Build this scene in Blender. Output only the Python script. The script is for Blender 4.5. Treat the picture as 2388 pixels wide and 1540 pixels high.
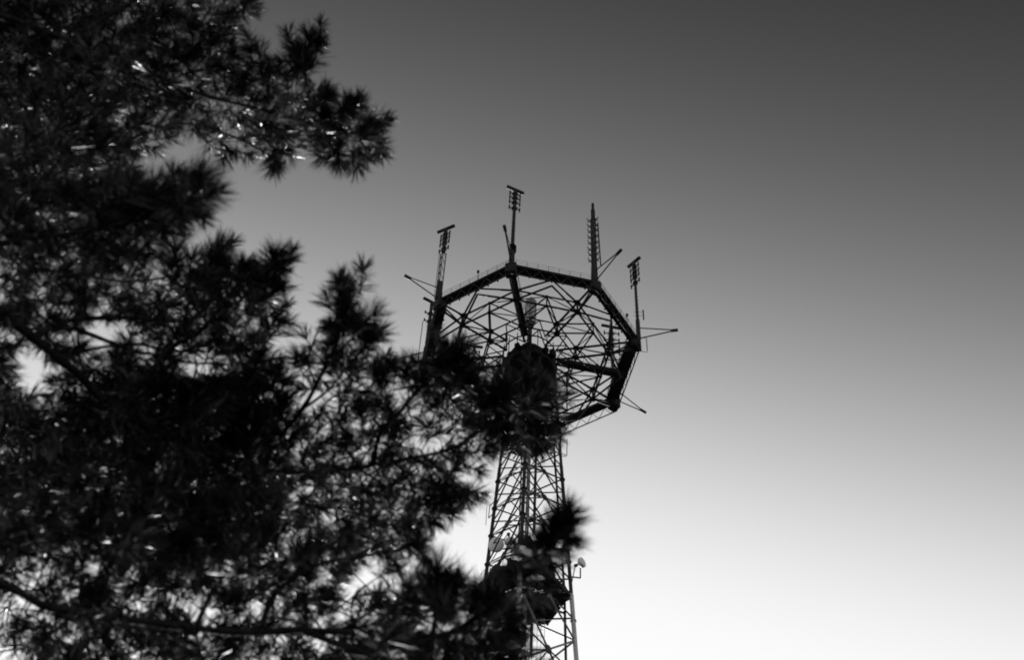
import bpy, bmesh, math, random
import numpy as np
from mathutils import Vector, Matrix

for o in list(bpy.data.objects):
    bpy.data.objects.remove(o, do_unlink=True)
sc = bpy.context.scene
COL = sc.collection
random.seed(7)
rng = np.random.default_rng(11)

# ------------------------------------------------------------------ camera
PITCH, ROLL = math.radians(51.18), math.radians(2.79)
CAM = Vector((0, 0, 1.65))
F = Vector((0, math.cos(PITCH), math.sin(PITCH)))
R0 = Vector((1, 0, 0))
U0 = R0.cross(F)
RT = math.cos(ROLL) * R0 + math.sin(ROLL) * U0
UP = -math.sin(ROLL) * R0 + math.cos(ROLL) * U0
cd = bpy.data.cameras.new("camera")
cam = bpy.data.objects.new("camera", cd)
COL.objects.link(cam)
cam.matrix_world = Matrix(((RT.x, UP.x, -F.x, CAM.x), (RT.y, UP.y, -F.y, CAM.y), (RT.z, UP.z, -F.z, CAM.z), (0, 0, 0, 1)))
cd.sensor_fit = 'HORIZONTAL'
cd.sensor_width = 36.0
cd.lens = 50.0
cd.clip_start = 0.05
cd.clip_end = 6000
cd.dof.use_dof = True
cd.dof.focus_distance = 190.0
cd.dof.aperture_fstop = 5.0
cd.dof.aperture_blades = 7
sc.camera = cam

# ------------------------------------------------------------------ sky and sun
SUN_EL, SUN_AZ = math.radians(12.0), math.radians(-10.0)
w = bpy.data.worlds.new("World")
sc.world = w
w.use_nodes = True
nt = w.node_tree
bg = nt.nodes['Background']
sky = nt.nodes.new('ShaderNodeTexSky')
sky.sky_type = 'NISHITA'
sky.sun_disc = False
sky.sun_elevation = SUN_EL
sky.sun_rotation = SUN_AZ
sky.dust_density = 0.3
sep = nt.nodes.new('ShaderNodeSeparateColor')
nt.links.new(sky.outputs[0], sep.inputs[0])


def wmath(op, a, b):
    n = nt.nodes.new('ShaderNodeMath')
    n.operation = op
    for i, v in enumerate((a, b)):
        if isinstance(v, (int, float)):
            n.inputs[i].default_value = v
        else:
            nt.links.new(v, n.inputs[i])
    return n.outputs[0]


# panchromatic film: one grey value from the sky's blue light, the film's contrast, then its shoulder
SKY_C, SKY_GAMMA = 0.000869, 7.05
dens = wmath('MULTIPLY', wmath('POWER', sep.outputs[2], SKY_GAMMA), -SKY_C)
val = wmath('MULTIPLY', wmath('SUBTRACT', 1.0, wmath('POWER', math.e, dens)), 10.0)
nt.links.new(val, bg.inputs[0])
bg.inputs[1].default_value = 0.1

sd = bpy.data.lights.new("sun", 'SUN')
sd.energy = 5.0
sd.angle = math.radians(0.53)
sd.color = (1, 1, 1)
sun = bpy.data.objects.new("sun", sd)
COL.objects.link(sun)
sdir = Vector((math.cos(SUN_EL) * math.sin(SUN_AZ), math.cos(SUN_EL) * math.cos(SUN_AZ), math.sin(SUN_EL)))
sun.rotation_euler = (-sdir).to_track_quat('-Z', 'Y').to_euler()
sun.location = (0, 0, 60)

sc.view_settings.view_transform = 'Standard'
sc.view_settings.look = 'None'
sc.view_settings.exposure = 0.0
sc.view_settings.gamma = 1.0
sc.view_settings.use_curve_mapping = False
sc.render.engine = 'CYCLES'
sc.cycles.use_denoising = True
sc.cycles.denoiser = 'OPENIMAGEDENOISE'
sc.cycles.denoising_input_passes = 'RGB'
sc.cycles.denoising_prefilter = 'NONE'
sc.cycles.max_bounces = 6
sc.cycles.sample_clamp_indirect = 2.0
sc.cycles.sample_clamp_direct = 8.0
sc.render.film_transparent = False
sc.cycles.filter_width = 1.9

# ------------------------------------------------------------------ helpers
KD = 2388.0 / 36.0 * 50.0      # focal length in working pixels (2388 wide)


def ray(u, v):
    return (F + RT * ((u - 1194.0) / KD) - UP * ((v - 770.0) / KD))


def at(u, v, depth):
    return CAM + ray(u, v).normalized() * depth


def mat(name, base, rough=0.6, metal=0.0, spec=0.5, noise=0.35, scale=3.0, bump=0.0, bscale=30.0):
    m = bpy.data.materials.new(name)
    m.use_nodes = True
    n = m.node_tree
    b = n.nodes['Principled BSDF']
    b.inputs['Roughness'].default_value = rough
    b.inputs['Metallic'].default_value = metal
    b.inputs['Specular IOR Level'].default_value = spec
    tc = n.nodes.new('ShaderNodeTexCoord')
    nz = n.nodes.new('ShaderNodeTexNoise')
    nz.inputs['Scale'].default_value = scale
    nz.inputs['Detail'].default_value = 5
    gp = n.nodes.new('ShaderNodeNewGeometry')
    n.links.new(gp.outputs['Position'], nz.inputs['Vector'])
    rp = n.nodes.new('ShaderNodeValToRGB')
    rp.color_ramp.elements[0].position = 0.3
    rp.color_ramp.elements[1].position = 0.7
    lo, hi = base * (1 - noise), base * (1 + noise)
    rp.color_ramp.elements[0].color = (lo, lo, lo, 1)
    rp.color_ramp.elements[1].color = (hi, hi, hi, 1)
    n.links.new(nz.outputs[0], rp.inputs[0])
    n.links.new(rp.outputs[0], b.inputs['Base Color'])
    if bump:
        nb = n.nodes.new('ShaderNodeTexNoise')
        nb.inputs['Scale'].default_value = bscale
        nb.inputs['Detail'].default_value = 6
        n.links.new(gp.outputs['Position'], nb.inputs['Vector'])
        bp = n.nodes.new('ShaderNodeBump')
        bp.inputs['Strength'].default_value = bump
        bp.inputs['Distance'].default_value = 0.01
        n.links.new(nb.outputs[0], bp.inputs['Height'])
        n.links.new(bp.outputs[0], b.inputs['Normal'])
    return m


M_STEEL = mat("dark_painted_steel", 0.012, 0.6, spec=0.35)
M_DECK = mat("dark_deck_steel", 0.01, 0.75, spec=0.3)
M_PALE = mat("pale_painted_steel", 0.45, 0.5, noise=0.2)
M_MID = mat("weathered_galvanised_steel", 0.16, 0.5, noise=0.3)
M_DISH = mat("white_dish_plastic", 0.75, 0.5, noise=0.06)
M_RADOME = mat("radome_lattice_paint", 0.3, 0.6, noise=0.2)
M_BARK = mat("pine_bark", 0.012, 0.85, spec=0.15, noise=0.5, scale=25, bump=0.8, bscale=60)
M_GROUND = mat("dry_grass_ground", 0.06, 0.95, spec=0.1, noise=0.5, scale=0.6, bump=0.4, bscale=4)
M_LAMP = mat("lamp_glass", 0.04, 0.2)

# needles: glossy skin over a thin translucent blade
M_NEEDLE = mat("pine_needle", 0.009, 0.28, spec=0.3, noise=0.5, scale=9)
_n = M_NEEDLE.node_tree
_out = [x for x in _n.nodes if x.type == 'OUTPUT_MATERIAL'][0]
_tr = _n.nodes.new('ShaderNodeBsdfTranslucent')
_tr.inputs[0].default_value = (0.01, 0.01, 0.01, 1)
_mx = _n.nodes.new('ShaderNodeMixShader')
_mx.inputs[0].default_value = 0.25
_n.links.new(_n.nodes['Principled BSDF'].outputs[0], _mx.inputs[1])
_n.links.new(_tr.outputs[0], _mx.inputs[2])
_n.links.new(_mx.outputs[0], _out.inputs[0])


def link(o, parent=None):
    COL.objects.link(o)
    if parent is not None:
        o.parent = parent
    return o


def empty(name, loc, label=None, cat=None, group=None):
    o = bpy.data.objects.new(name, None)
    o.empty_display_size = 0.5
    link(o)
    o.location = loc
    if label:
        o["label"] = label
    if cat:
        o["category"] = cat
    if group:
        o["group"] = group
    return o


def mesh_obj(name, bm, material, parent=None, smooth=False):
    me = bpy.data.meshes.new(name)
    bm.to_mesh(me)
    bm.free()
    if smooth:
        for p in me.polygons:
            p.use_smooth = True
    me.materials.append(material)
    o = bpy.data.objects.new(name, me)
    link(o, parent)
    return o


def wloc(parent, p):
    """world point -> parent's local space (parents are unrotated empties or parts of them)"""
    q = Vector(p)
    while parent is not None:
        q = q - Vector(parent.location)
        parent = parent.parent
    return q


_UNIT = {}


def unit_tube(material, sides=8):
    key = (material.name, sides)
    if key not in _UNIT:
        bm = bmesh.new()
        bmesh.ops.create_cone(bm, cap_ends=True, segments=sides, radius1=1, radius2=1, depth=1)
        me = bpy.data.meshes.new("tube_" + material.name)
        for f_ in bm.faces:
            f_.smooth = len(f_.verts) == 4
        bm.to_mesh(me)
        bm.free()
        me.materials.append(material)
        _UNIT[key] = me
    return _UNIT[key]


def bar(name, a, b, r, material, parent, sides=8, r2=None):
    """one steel member as an object of its own, sharing the unit tube mesh"""
    a, b = Vector(a), Vector(b)
    o = bpy.data.objects.new(name, unit_tube(material, sides))
    link(o, parent)
    d = b - a
    q = d.to_track_quat('Z', 'X')
    la = wloc(parent, (a + b) / 2)
    o.location = la
    o.rotation_mode = 'QUATERNION'
    o.rotation_quaternion = q
    o.scale = (r, r2 or r, d.length)
    return o


def add_tube(bm, a, b, r0, r1=None, sides=8, caps=True):
    a, b = Vector(a), Vector(b)
    d = (b - a)
    L = d.length
    if L < 1e-6:
        return
    mt = Matrix.Translation((a + b) / 2) @ d.to_track_quat('Z', 'X').to_matrix().to_4x4()
    bmesh.ops.create_cone(bm, cap_ends=caps, segments=sides, radius1=r0, radius2=r0 if r1 is None else r1, depth=L, matrix=mt)


def add_box(bm, c, sx, sy, sz, rz=0.0, rot=None):
    mt = Matrix.Translation(Vector(c)) @ (rot if rot is not None else Matrix.Rotation(rz, 4, 'Z')) @ Matrix.Diagonal((sx, sy, sz, 1))
    bmesh.ops.create_cube(bm, size=1.0, matrix=mt)


def add_prism(bm, pts, z0, z1):
    vb = [bm.verts.new((p[0], p[1], z0)) for p in pts]
    vt = [bm.verts.new((p[0], p[1], z1)) for p in pts]
    n = len(pts)
    bm.faces.new(vb[::-1])
    bm.faces.new(vt)
    for i in range(n):
        bm.faces.new((vb[i], vb[(i + 1) % n], vt[(i + 1) % n], vt[i]))


def part(name, bm, material, root, smooth=False):
    """bm in world coordinates -> child of root with local coordinates"""
    bmesh.ops.translate(bm, verts=bm.verts, vec=wloc(root, (0, 0, 0)))
    bmesh.ops.recalc_face_normals(bm, faces=bm.faces)
    return mesh_obj(name, bm, material, root, smooth)


# ------------------------------------------------------------------ ground
bm = bmesh.new()
G = 48
for i in range(G + 1):
    for j in range(G + 1):
        x, y = -3000 + 6000 * i / G, -3000 + 6000 * j / G
        bm.verts.new((x, y, 0))
bm.verts.ensure_lookup_table()
for i in range(G):
    for j in range(G):
        a = i * (G + 1) + j
        bm.faces.new((bm.verts[a], bm.verts[a + G + 1], bm.verts[a + G + 2], bm.verts[a + 1]))
g = mesh_obj("ground", bm, M_GROUND)
g["kind"] = "structure"

# ------------------------------------------------------------------ tower
TX, TY, TZ = 2.50, 123.63, 149.02 + 1.65          # ring centre
YAW = math.radians(-101.8)


def ang(s):
    return YAW + math.radians(45) * (s - 2)


def P(s, r, dz=0.0):
    a = ang(s)
    return Vector((TX + r * math.cos(a), TY + r * math.sin(a), TZ + dz))


def PE(s, r, dz=0.0):
    """point on an octagon of circumradius r in direction s (s may fall between corners)"""
    k = math.floor(s)
    t = s - k
    return P(k, r, dz).lerp(P(k + 1, r, dz), t)


tower = empty("lattice_tower", (TX, TY, 0), "tall dark three-legged lattice tower carrying a wide octagonal ring platform", "tower")

LA = [math.radians(23.2), math.radians(143.2), math.radians(-96.8)]     # right, far-left, near leg


SHX = 0.39


def rho(dz):
    if dz > -20:
        return 3.3 + (0 - dz) * 0.06
    return 4.5 + (-20 - dz) * 0.067


def leg_pt(i, dz, extra=0.0):
    r = rho(dz) + extra
    return Vector((TX + SHX + r * math.cos(LA[i]), TY + r * math.sin(LA[i]), TZ + dz))


# aviation paint in bands: dark, pale, dark, pale ... down the shaft
BANDS = [(-0.3, -20), (-20, -40.5), (-40.5, -52.5), (-52.5, -66), (-66, -80), (-80, -100), (-100, -120), (-120, -TZ)]


def paint(dz):
    return M_PALE if (-52.5 < dz < -40.5 or -80 < dz < -66 or -120 < dz < -100) else M_STEEL


for i in range(3):
    for (z0, z1) in BANDS:
        bar("leg", leg_pt(i, z0), leg_pt(i, z1), .19 if z1 > -21 else (.22 if z1 > -41 else .26), paint((z0 + z1) / 2), tower, 12)
    # bolted flanges where leg lengths meet
    for dz in (-7, -13.5, -22.3, -26.8, -31.2, -35.6, -44.2, -50, -58, -67):
        p = leg_pt(i, dz)
        d = (leg_pt(i, dz - 1) - p).normalized()
        bar("flange", p, p + d * .16, .36, paint(dz), tower, 12)

# shaft panels: crossed diagonals meeting at a gusset in each face, with a horizontal through it
lv = [-4.6, -9.1, -13.5, -17.9, -22.3, -26.8, -31.2, -35.6, -41, -47, -57.5, -69, -82, -96, -112, -130, -TZ + .4]
for k in range(len(lv) - 1):
    za, zb = lv[k], lv[k + 1]
    for (i, j) in ((0, 1), (1, 2), (2, 0)):
        A0, A1, B0, B1 = leg_pt(i, za), leg_pt(i, zb), leg_pt(j, za), leg_pt(j, zb)
        # crossing of A0-B1 and B0-A1
        wa, wb = (A0 - B0).length, (A1 - B1).length
        t = wa / (wa + wb)
        X = A0.lerp(B1, t)
        rr = .1 if zb > -41 else .115
        for q in (A0, A1, B0, B1):
            m = paint((q.z + X.z) / 2 - TZ)
            bar("diagonal_brace", q, X, rr, M_MID if m is M_PALE else m, tower)
        zx = X.z - TZ
        bar("horizontal_brace", leg_pt(i, zx), X, rr * .9, M_STEEL, tower)
        bar("horizontal_brace", leg_pt(j, zx), X, rr * .9, M_STEEL, tower)
        dn = (A0 - B0).cross(Vector((0, 0, 1))).normalized()
        bar("gusset", X - dn * .09, X + dn * .09, .4 if zb > -41 else .55, M_STEEL, tower, 8)
        if k < 11:
            # inner diaphragm between the face gussets
            C0, D1 = leg_pt(j, za), leg_pt((j + 1) % 3, zb)
            bar("diaphragm_brace", X, C0.lerp(D1, t), rr * .75, M_STEEL, tower)

# risers and ladder inside the shaft
def axis(x, y, dz):
    return Vector((TX + x, TY + y, TZ + dz))


bar("riser_pipe", axis(.4, .2, -3.5), axis(.4, .2, -40.5), .24, M_MID, tower, 12)
bar("riser_pipe", axis(.4, .2, -40.5), axis(.4, .2, -TZ), .3, M_PALE, tower, 12)
bar("riser_pipe", axis(1.25, -.2, -3.5), axis(1.25, -.2, -TZ), .17, M_STEEL, tower, 10)
bar("riser_pipe", axis(-.5, .5, -3.5), axis(-.5, .5, -TZ), .09, M_STEEL, tower, 8)
pts = [leg_pt(0, z, -.9) + Vector((0, -.25, 0)) for z in (-3, -20, -40.5)]
pts.append(Vector((pts[-1].x + .35, pts[-1].y, TZ - 60)))
pts.append(Vector((pts[-1].x + 2.5, pts[-1].y, 0)))
for a, b in zip(pts[:-1], pts[1:]):
    bar("cable_run", a, b, .15, M_STEEL, tower, 8)
bm = bmesh.new()
lx = -.28
for sx in (-.22, .22):
    add_tube(bm, axis(lx + sx, -.5, -4), axis(lx + sx, -.5, -78), .04, sides=5)
z = -4.2
while z > -78:
    add_tube(bm, axis(lx - .22, -.5, z), axis(lx + .22, -.5, z), .025, sides=4)
    z -= .42
part("ladder", bm, M_STEEL, tower)
bm = bmesh.new()
z = -46.0
while z > -78:            # ladder cage hoops near the riser
    for kk in range(8):
        a0, a1 = math.pi * kk / 8, math.pi * (kk + 1) / 8
        add_tube(bm, axis(2.3 + .4 * math.cos(a0), .5 - .4 * math.sin(a0), z), axis(2.3 + .4 * math.cos(a1), .5 - .4 * math.sin(a1), z), .022, sides=4)
    z -= .8
for sx in (-.4, .4, 0):
    add_tube(bm, axis(2.3 + sx, .5 - (.4 if sx == 0 else 0), -46), axis(2.3 + sx, .5 - (.4 if sx == 0 else 0), -78), .025, sides=4)
part("ladder_cage", bm, M_MID, tower)


def deck_ring(r_out, r_in, n, a0, z0, z1, name, material):
    for k in range(n):
        b = bmesh.new()
        t0, t1 = a0 + 2 * math.pi * k / n, a0 + 2 * math.pi * (k + 1) / n
        e = 0.004
        po = [(TX + r * math.cos(t), TY + r * math.sin(t)) for r, t in ((r_in, t0 + e), (r_out, t0 + e), (r_out, t1 - e), (r_in, t1 - e))]
        add_prism(b, po, TZ + z0, TZ + z1)
        part(name, b, material, tower)


# equipment platform below the hub and the wide one lower down
deck_ring(3.7, .9, 6, LA[0], -17.2, -16.75, "platform_panel", M_DECK)
deck_ring(2.6, 2.1, 6, LA[0], -16.7, -14.2, "cabin_panel", M_DECK)
deck_ring(5.5, .9, 6, LA[0] + math.radians(30), -43.3, -42.7, "platform_panel", M_DECK)
for k in range(12):
    t = LA[0] + 2 * math.pi * k / 12
    c, s = math.cos(t), math.sin(t)
    bar("platform_joist", (TX + 1.2 * c, TY + 1.2 * s, TZ - 43.45), (TX + 5.4 * c, TY + 5.4 * s, TZ - 43.45), .13, M_DECK, tower, 6)
    bar("platform_joist", (TX + 1.2 * c, TY + 1.2 * s, TZ - 17.3), (TX + 3.9 * c, TY + 3.9 * s, TZ - 17.3), .1, M_MID if k % 3 == 0 else M_DECK, tower, 6)
for k in range(18):
    t = LA[0] + 2 * math.pi * k / 18
    rr = 5.0
    b0 = Vector((TX + rr * math.cos(t), TY + rr * math.sin(t), TZ - 42.7))
    bar("platform_post", b0, b0 + Vector((0, 0, 1.1)), .03, M_STEEL, tower, 5)
    t2 = t + 2 * math.pi / 18
    b1 = Vector((TX + rr * math.cos(t2), TY + rr * math.sin(t2), TZ - 41.65))
    bar("platform_rail", b0 + Vector((0, 0, 1.05)), b1, .03, M_STEEL, tower, 5)
# equipment cabinets standing on the lower platform
for k, (t, rr, h) in enumerate(((-1.9, 3.4, 2.1), (-1.2, 3.6, 1.8), (-.5, 3.5, 2.4), (.5, 3.6, 1.9), (-2.6, 3.5, 2.0), (1.7, 3.5, 2.2))):
    b = bmesh.new()
    add_box(b, (TX + rr * math.cos(t), TY + rr * math.sin(t), TZ - 42.68 + h / 2), .9, 1.2, h, t)
    bmesh.ops.bevel(b, geom=b.edges[:], offset=.04, segments=1, affect='EDGES')
    part("equipment_cabinet", b, M_DECK, tower)

# hub drum with its plates, a smaller cabin above
def ngon(n, r, a0=0.0):
    return [(TX + r * math.cos(a0 + 2 * math.pi * k / n), TY + r * math.sin(a0 + 2 * math.pi * k / n)) for k in range(n)]


for k in range(12):
    t0, t1 = YAW + 2 * math.pi * k / 12 + .006, YAW + 2 * math.pi * (k + 1) / 12 - .006
    b = bmesh.new()
    add_prism(b, [(TX + r * math.cos(t), TY + r * math.sin(t)) for r, t in ((2.95, t0), (3.15, t0), (3.15, t1), (2.95, t1))], TZ - 3.9, TZ - 2.3)
    part("hub_panel", b, M_DECK, tower)
    b = bmesh.new()
    add_prism(b, [(TX + r * math.cos(t), TY + r * math.sin(t)) for r, t in ((.5, t0), (3.4, t0), (3.4, t1), (.5, t1))], TZ - 4.15, TZ - 3.93)
    part("hub_floor_plate", b, M_DECK, tower)
    bar("hub_rib", (TX + .7 * math.cos(t0), TY + .7 * math.sin(t0), TZ - 4.3), (TX + 3.6 * math.cos(t0), TY + 3.6 * math.sin(t0), TZ - 4.3), .12, M_STEEL, tower, 6)
b = bmesh.new()
add_prism(b, ngon(12, 3.2, YAW), TZ - 2.28, TZ - 2.1)
part("hub_roof", b, M_DECK, tower)
for k in range(16):
    t = YAW + 2 * math.pi * k / 16 + .1
    rr = 3.3 + .25 * rng.random()
    zz = -3.9 + 2.6 * rng.random()
    b = bmesh.new()
    add_box(b, (TX + rr * math.cos(t), TY + rr * math.sin(t), TZ + zz), .4 + .3 * rng.random(), .5 + .6 * rng.random(), .6 + .9 * rng.random(), t)
    bmesh.ops.bevel(b, geom=b.edges[:], offset=.04, segments=1, affect='EDGES')
    part("hub_box", b, M_DECK, tower)
    t2 = t + 2 * math.pi / 16
    for zz in (-4.1, -.75):
        bar("hub_rim", (TX + 3.6 * math.cos(t), TY + 3.6 * math.sin(t), TZ + zz), (TX + 3.6 * math.cos(t2), TY + 3.6 * math.sin(t2), TZ + zz), .11, M_STEEL, tower, 6)
    bar("hub_post", (TX + 3.6 * math.cos(t), TY + 3.6 * math.sin(t), TZ - 4.2), (TX + 3.6 * math.cos(t), TY + 3.6 * math.sin(t), TZ + .2), .07, M_STEEL, tower, 6)
b = bmesh.new()
add_prism(b, ngon(10, 1.5, .3), TZ - 2.08, TZ + .3)
part("hub_cabin", b, M_DECK, tower)
for k in range(3):
    t = LA[k] + .5
    for dz in (-5.2, -7.6, -10):
        b = bmesh.new()
        add_box(b, (TX + SHX + 2.2 * math.cos(t), TY + 2.2 * math.sin(t), TZ + dz), .5, .9, .9, t)
        part("junction_box", b, M_DECK, tower)

# ring: two-layer space frame
RO, RM, RI, RH = 14.5, 10.85, 6.4, 3.75
UPZ, LOZ = -.25, -2.25
for s in range(1, 9):
    deck = None
    # walkway beam along the edge s -> s+1
    b = bmesh.new()
    a0, a1 = ang(s), ang(s + 1)
    quad = []
    r_in = {4: 13.3, 8: 13.5}.get(s, 13.75)
    for r, e in ((15.1, .0), (15.1, 1.0), (r_in, 1.0), (r_in, .0)):
        p = P(s, r).lerp(P(s + 1, r), .0008 if e == 0 else .9992)
        quad.append((p.x, p.y))
    add_prism(b, quad, TZ - .36, TZ + .06)
    deck = part("walkway_deck", b, M_DECK, tower)
    # bolt brackets under the inner edge
    for k in range(7):
        t = (k + .5) / 7
        p = P(s, r_in - .05, -.42).lerp(P(s + 1, r_in - .05, -.42), t)
        bar("bracket", p + Vector((0, 0, .12)), p - Vector((0, 0, .1)), .1, M_DECK, deck, 6)
    # railing on both deck edges
    for (r, pr) in ((15.02, 8), (r_in + .1, 8)):
        for hgt in (.62, 1.12):
            bar("rail", P(s, r, hgt), P(s + 1, r, hgt), .028, M_STEEL, deck, 5)
        for k in range(pr):
            t = (k + .5) / pr
            p = P(s, r, .06).lerp(P(s + 1, r, .06), t)
            bar("railing_post", p, p + Vector((0, 0, 1.08)), .03, M_STEEL, deck, 5)
    # outer lower chord and its lattice
    bar("outer_chord", P(s, 15.0, -1.95), P(s + 1, 15.0, -1.95), .085, M_STEEL, tower)
    N = 6
    for k in range(N):
        tA, tB, tC = k / N, (k + .5) / N, (k + 1) / N
        e = lambda t, z: P(s, 15.0, z).lerp(P(s + 1, 15.0, z), t)
        bar("outer_lattice", e(tA, -.36), e(tB, -1.95), .045, M_STEEL, tower, 6)
        bar("outer_lattice", e(tB, -1.95), e(tC, -.36), .045, M_STEEL, tower, 6)
    # corner block
    b = bmesh.new()
    add_box(b, P(s, 14.55, -.75), 1.3, 1.5, 1.9, ang(s))
    bmesh.ops.bevel(b, geom=b.edges[:], offset=.12, segments=1, affect='EDGES')
    part("corner_block", b, M_DECK, tower)
    for z, lower in ((UPZ, 0), (LOZ, 1)):
        ro_z = z if not lower else -1.5
        Vx, Nm, Ni, Hb = P(s, RO, ro_z), P(s, RM, z), P(s, RI, z), P(s, RH - .1, z)
        Nm2, Ni2, Hb2 = P(s + 1, RM, z), P(s + 1, RI, z), P(s + 1, RH - .1, z)
        mid_o = Nm.lerp(Nm2, 0.5)
        edge = P(s, 13.9, ro_z).lerp(P(s + 1, 13.9, ro_z), .5)
        bar("spoke_chord", Vx, Nm, 0.1680, M_STEEL, tower)
        bar("spoke_chord", Nm, Ni, 0.1680, M_STEEL, tower)
        bar("spoke_chord", Ni, Hb, 0.1680, M_STEEL, tower)
        bar("ring_chord", Nm, mid_o, 0.1400, M_STEEL, tower)
        bar("ring_chord", mid_o, Nm2, 0.1400, M_STEEL, tower)
        bar("frame_diagonal", Nm, edge, 0.1400, M_STEEL, tower)
        bar("frame_diagonal", Nm2, edge, 0.1400, M_STEEL, tower)
        bar("frame_diagonal", mid_o, Ni, 0.1120, M_STEEL, tower)
        bar("frame_diagonal", mid_o, Ni2, 0.1120, M_STEEL, tower)
        bar("ring_chord", Ni, Ni2, 0.1120, M_STEEL, tower)
        bar("frame_diagonal", Ni.lerp(Ni2, .5), Hb, 0.0840, M_STEEL, tower)
        bar("frame_diagonal", Ni.lerp(Ni2, .5), Hb2, 0.0840, M_STEEL, tower)
        for q, rr in ((Nm, .42), (Ni, .42), (mid_o, .2)):
            bar("node_plate", q - Vector((0, 0, .13)), q + Vector((0, 0, .13)), rr, M_STEEL, tower, 8)
    up = lambda r, ss=s: P(ss, r, UPZ)
    lo = lambda r, ss=s: P(ss, r, LOZ)
    bar("frame_vertical", up(RM), lo(RM), 0.1400, M_STEEL, tower)
    bar("frame_vertical", up(RI), lo(RI), 0.1400, M_STEEL, tower)
    m_up = up(RM).lerp(P(s + 1, RM, UPZ), .5)
    m_lo = lo(RM).lerp(P(s + 1, RM, LOZ), .5)
    bar("frame_vertical", m_up, m_lo, 0.0952, M_STEEL, tower)
    bar("web_diagonal", up(RI), lo(RM), 0.0952, M_STEEL, tower)
    bar("web_diagonal", up(RH), lo(RI), 0.0952, M_STEEL, tower)
    bar("web_diagonal", lo(RM), P(s, RO, -.4), 0.1120, M_STEEL, tower)
    bar("web_diagonal", m_lo, up(RI), 0.0728, M_STEEL, tower, 6)
    bar("web_diagonal", m_lo, P(s + 1, RI, UPZ), 0.0728, M_STEEL, tower, 6)
    bar("web_diagonal", lo(RM), m_up, 0.0728, M_STEEL, tower, 6)
    bar("web_diagonal", P(s + 1, RM, LOZ), m_up, 0.0728, M_STEEL, tower, 6)
    for z in (-1.3,):
        for rr in (7.6, 9.2):     # thin cables strung under the frame
            pass

# three boxed walkway arms between hub and ring
for (a, r1) in ((ang(2) - .0, 13.9), (math.radians(10.7), 13.2)):
    b = bmesh.new()
    c = Vector((TX + (3.9 + r1) / 2 * math.cos(a), TY + (3.9 + r1) / 2 * math.sin(a), TZ - .85))
    add_box(b, c, r1 - 3.9, .92, .85, a)
    bmesh.ops.bevel(b, geom=b.edges[:], offset=.05, segments=1, affect='EDGES')
    arm = part("walkway_arm", b, M_DECK, tower)
    for k in range(9):
        rr = 4.4 + k * (r1 - 5) / 8
        for sd_ in (-.5, .5):
            p = Vector((TX + rr * math.cos(a) - sd_ * math.sin(a), TY + rr * math.sin(a) + sd_ * math.cos(a), TZ - .4))
            bar("railing_post", p, p + Vector((0, 0, 1.3)), .025, M_STEEL, arm, 5)
    for sd_ in (-.5, .5):
        for hgt in (.35, .9):
            q = [Vector((TX + rr * math.cos(a) - sd_ * math.sin(a), TY + rr * math.sin(a) + sd_ * math.cos(a), TZ + hgt)) for rr in (3.9, r1)]
            bar("rail", q[0], q[1], .022, M_STEEL, arm, 5)

# outrigger spars at the corners
for s in range(1, 9):
    tip = P(s, 20.1, 1.2)
    bar("outrigger_spar", P(s, 14.9, 2.6), tip, .09, M_STEEL, tower)
    bar("outrigger_spar", P(s, 14.9, .3), tip, .09, M_STEEL, tower)
    d = (tip - P(s, 14.9, 1.2)).normalized()
    bar("outrigger_tip", tip - d * .75, tip + d * .2, .22, M_STEEL, tower, 10)

# ------------------------------------------------------------------ axial lantern radome
lan = empty("lattice_radome", (TX, TY, TZ + .3), "grey woven-lattice cylinder on a short mast above the hub cabin", "antenna")
zb, zt, rl = 5.7, 11.9, .8
bar("mast", axis(0, 0, .3), axis(0, 0, zb), .3, M_STEEL, lan, 10)
b = bmesh.new()
add_tube(b, axis(0, 0, zb - .1), axis(0, 0, zb + 1.25), rl * .62, rl * .99, 20)
part("lower_skirt", b, M_STEEL, lan, False)
b = bmesh.new()
NH = 26
for k in range(NH):
    for sg in (1, -1):
        prev = None
        for i in range(15):
            t = 2 * math.pi * k / NH + sg * i * .16
            z = zb + 1.2 + (zt - zb - 2.0) * i / 14
            p = axis(rl * math.cos(t), rl * math.sin(t), z)
            if prev is not None:
                add_tube(b, prev, p, .034, sides=3, caps=False)
            prev = p
part("lattice_skin", b, M_RADOME, lan)
b = bmesh.new()
add_tube(b, axis(0, 0, zt - .85), axis(0, 0, zt - .1), rl, rl * .45, 20)
add_tube(b, axis(0, 0, zt - .1), axis(0, 0, zt + .45), .1, .1, 8)
part("cap", b, M_RADOME, lan)
bar("core", axis(0, 0, zb + 1.2), axis(0, 0, zt - .85), .3, M_MID, lan, 12)

# ------------------------------------------------------------------ antenna masts on the ring corners


def lattice_mast(bm, base, z0, z1, wdt, r, step, n=3):
    pr = None
    z = z0
    cs = [Vector((wdt * math.cos(2 * math.pi * k / n + .4), wdt * math.sin(2 * math.pi * k / n + .4), 0)) for k in range(n)]
    for c in cs:
        add_tube(bm, base + c + Vector((0, 0, z0)), base + c + Vector((0, 0, z1)), r, sides=6)
    m = max(1, int((z1 - z0) / step))
    for i in range(m):
        za, zb_ = z0 + (z1 - z0) * i / m, z0 + (z1 - z0) * (i + 1) / m
        for k in range(n):
            c, d = cs[k], cs[(k + 1) % n]
            if i % 2:
                c, d = d, c
            add_tube(bm, base + c + Vector((0, 0, za)), base + d + Vector((0, 0, zb_)), r * .55, sides=4)


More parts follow.
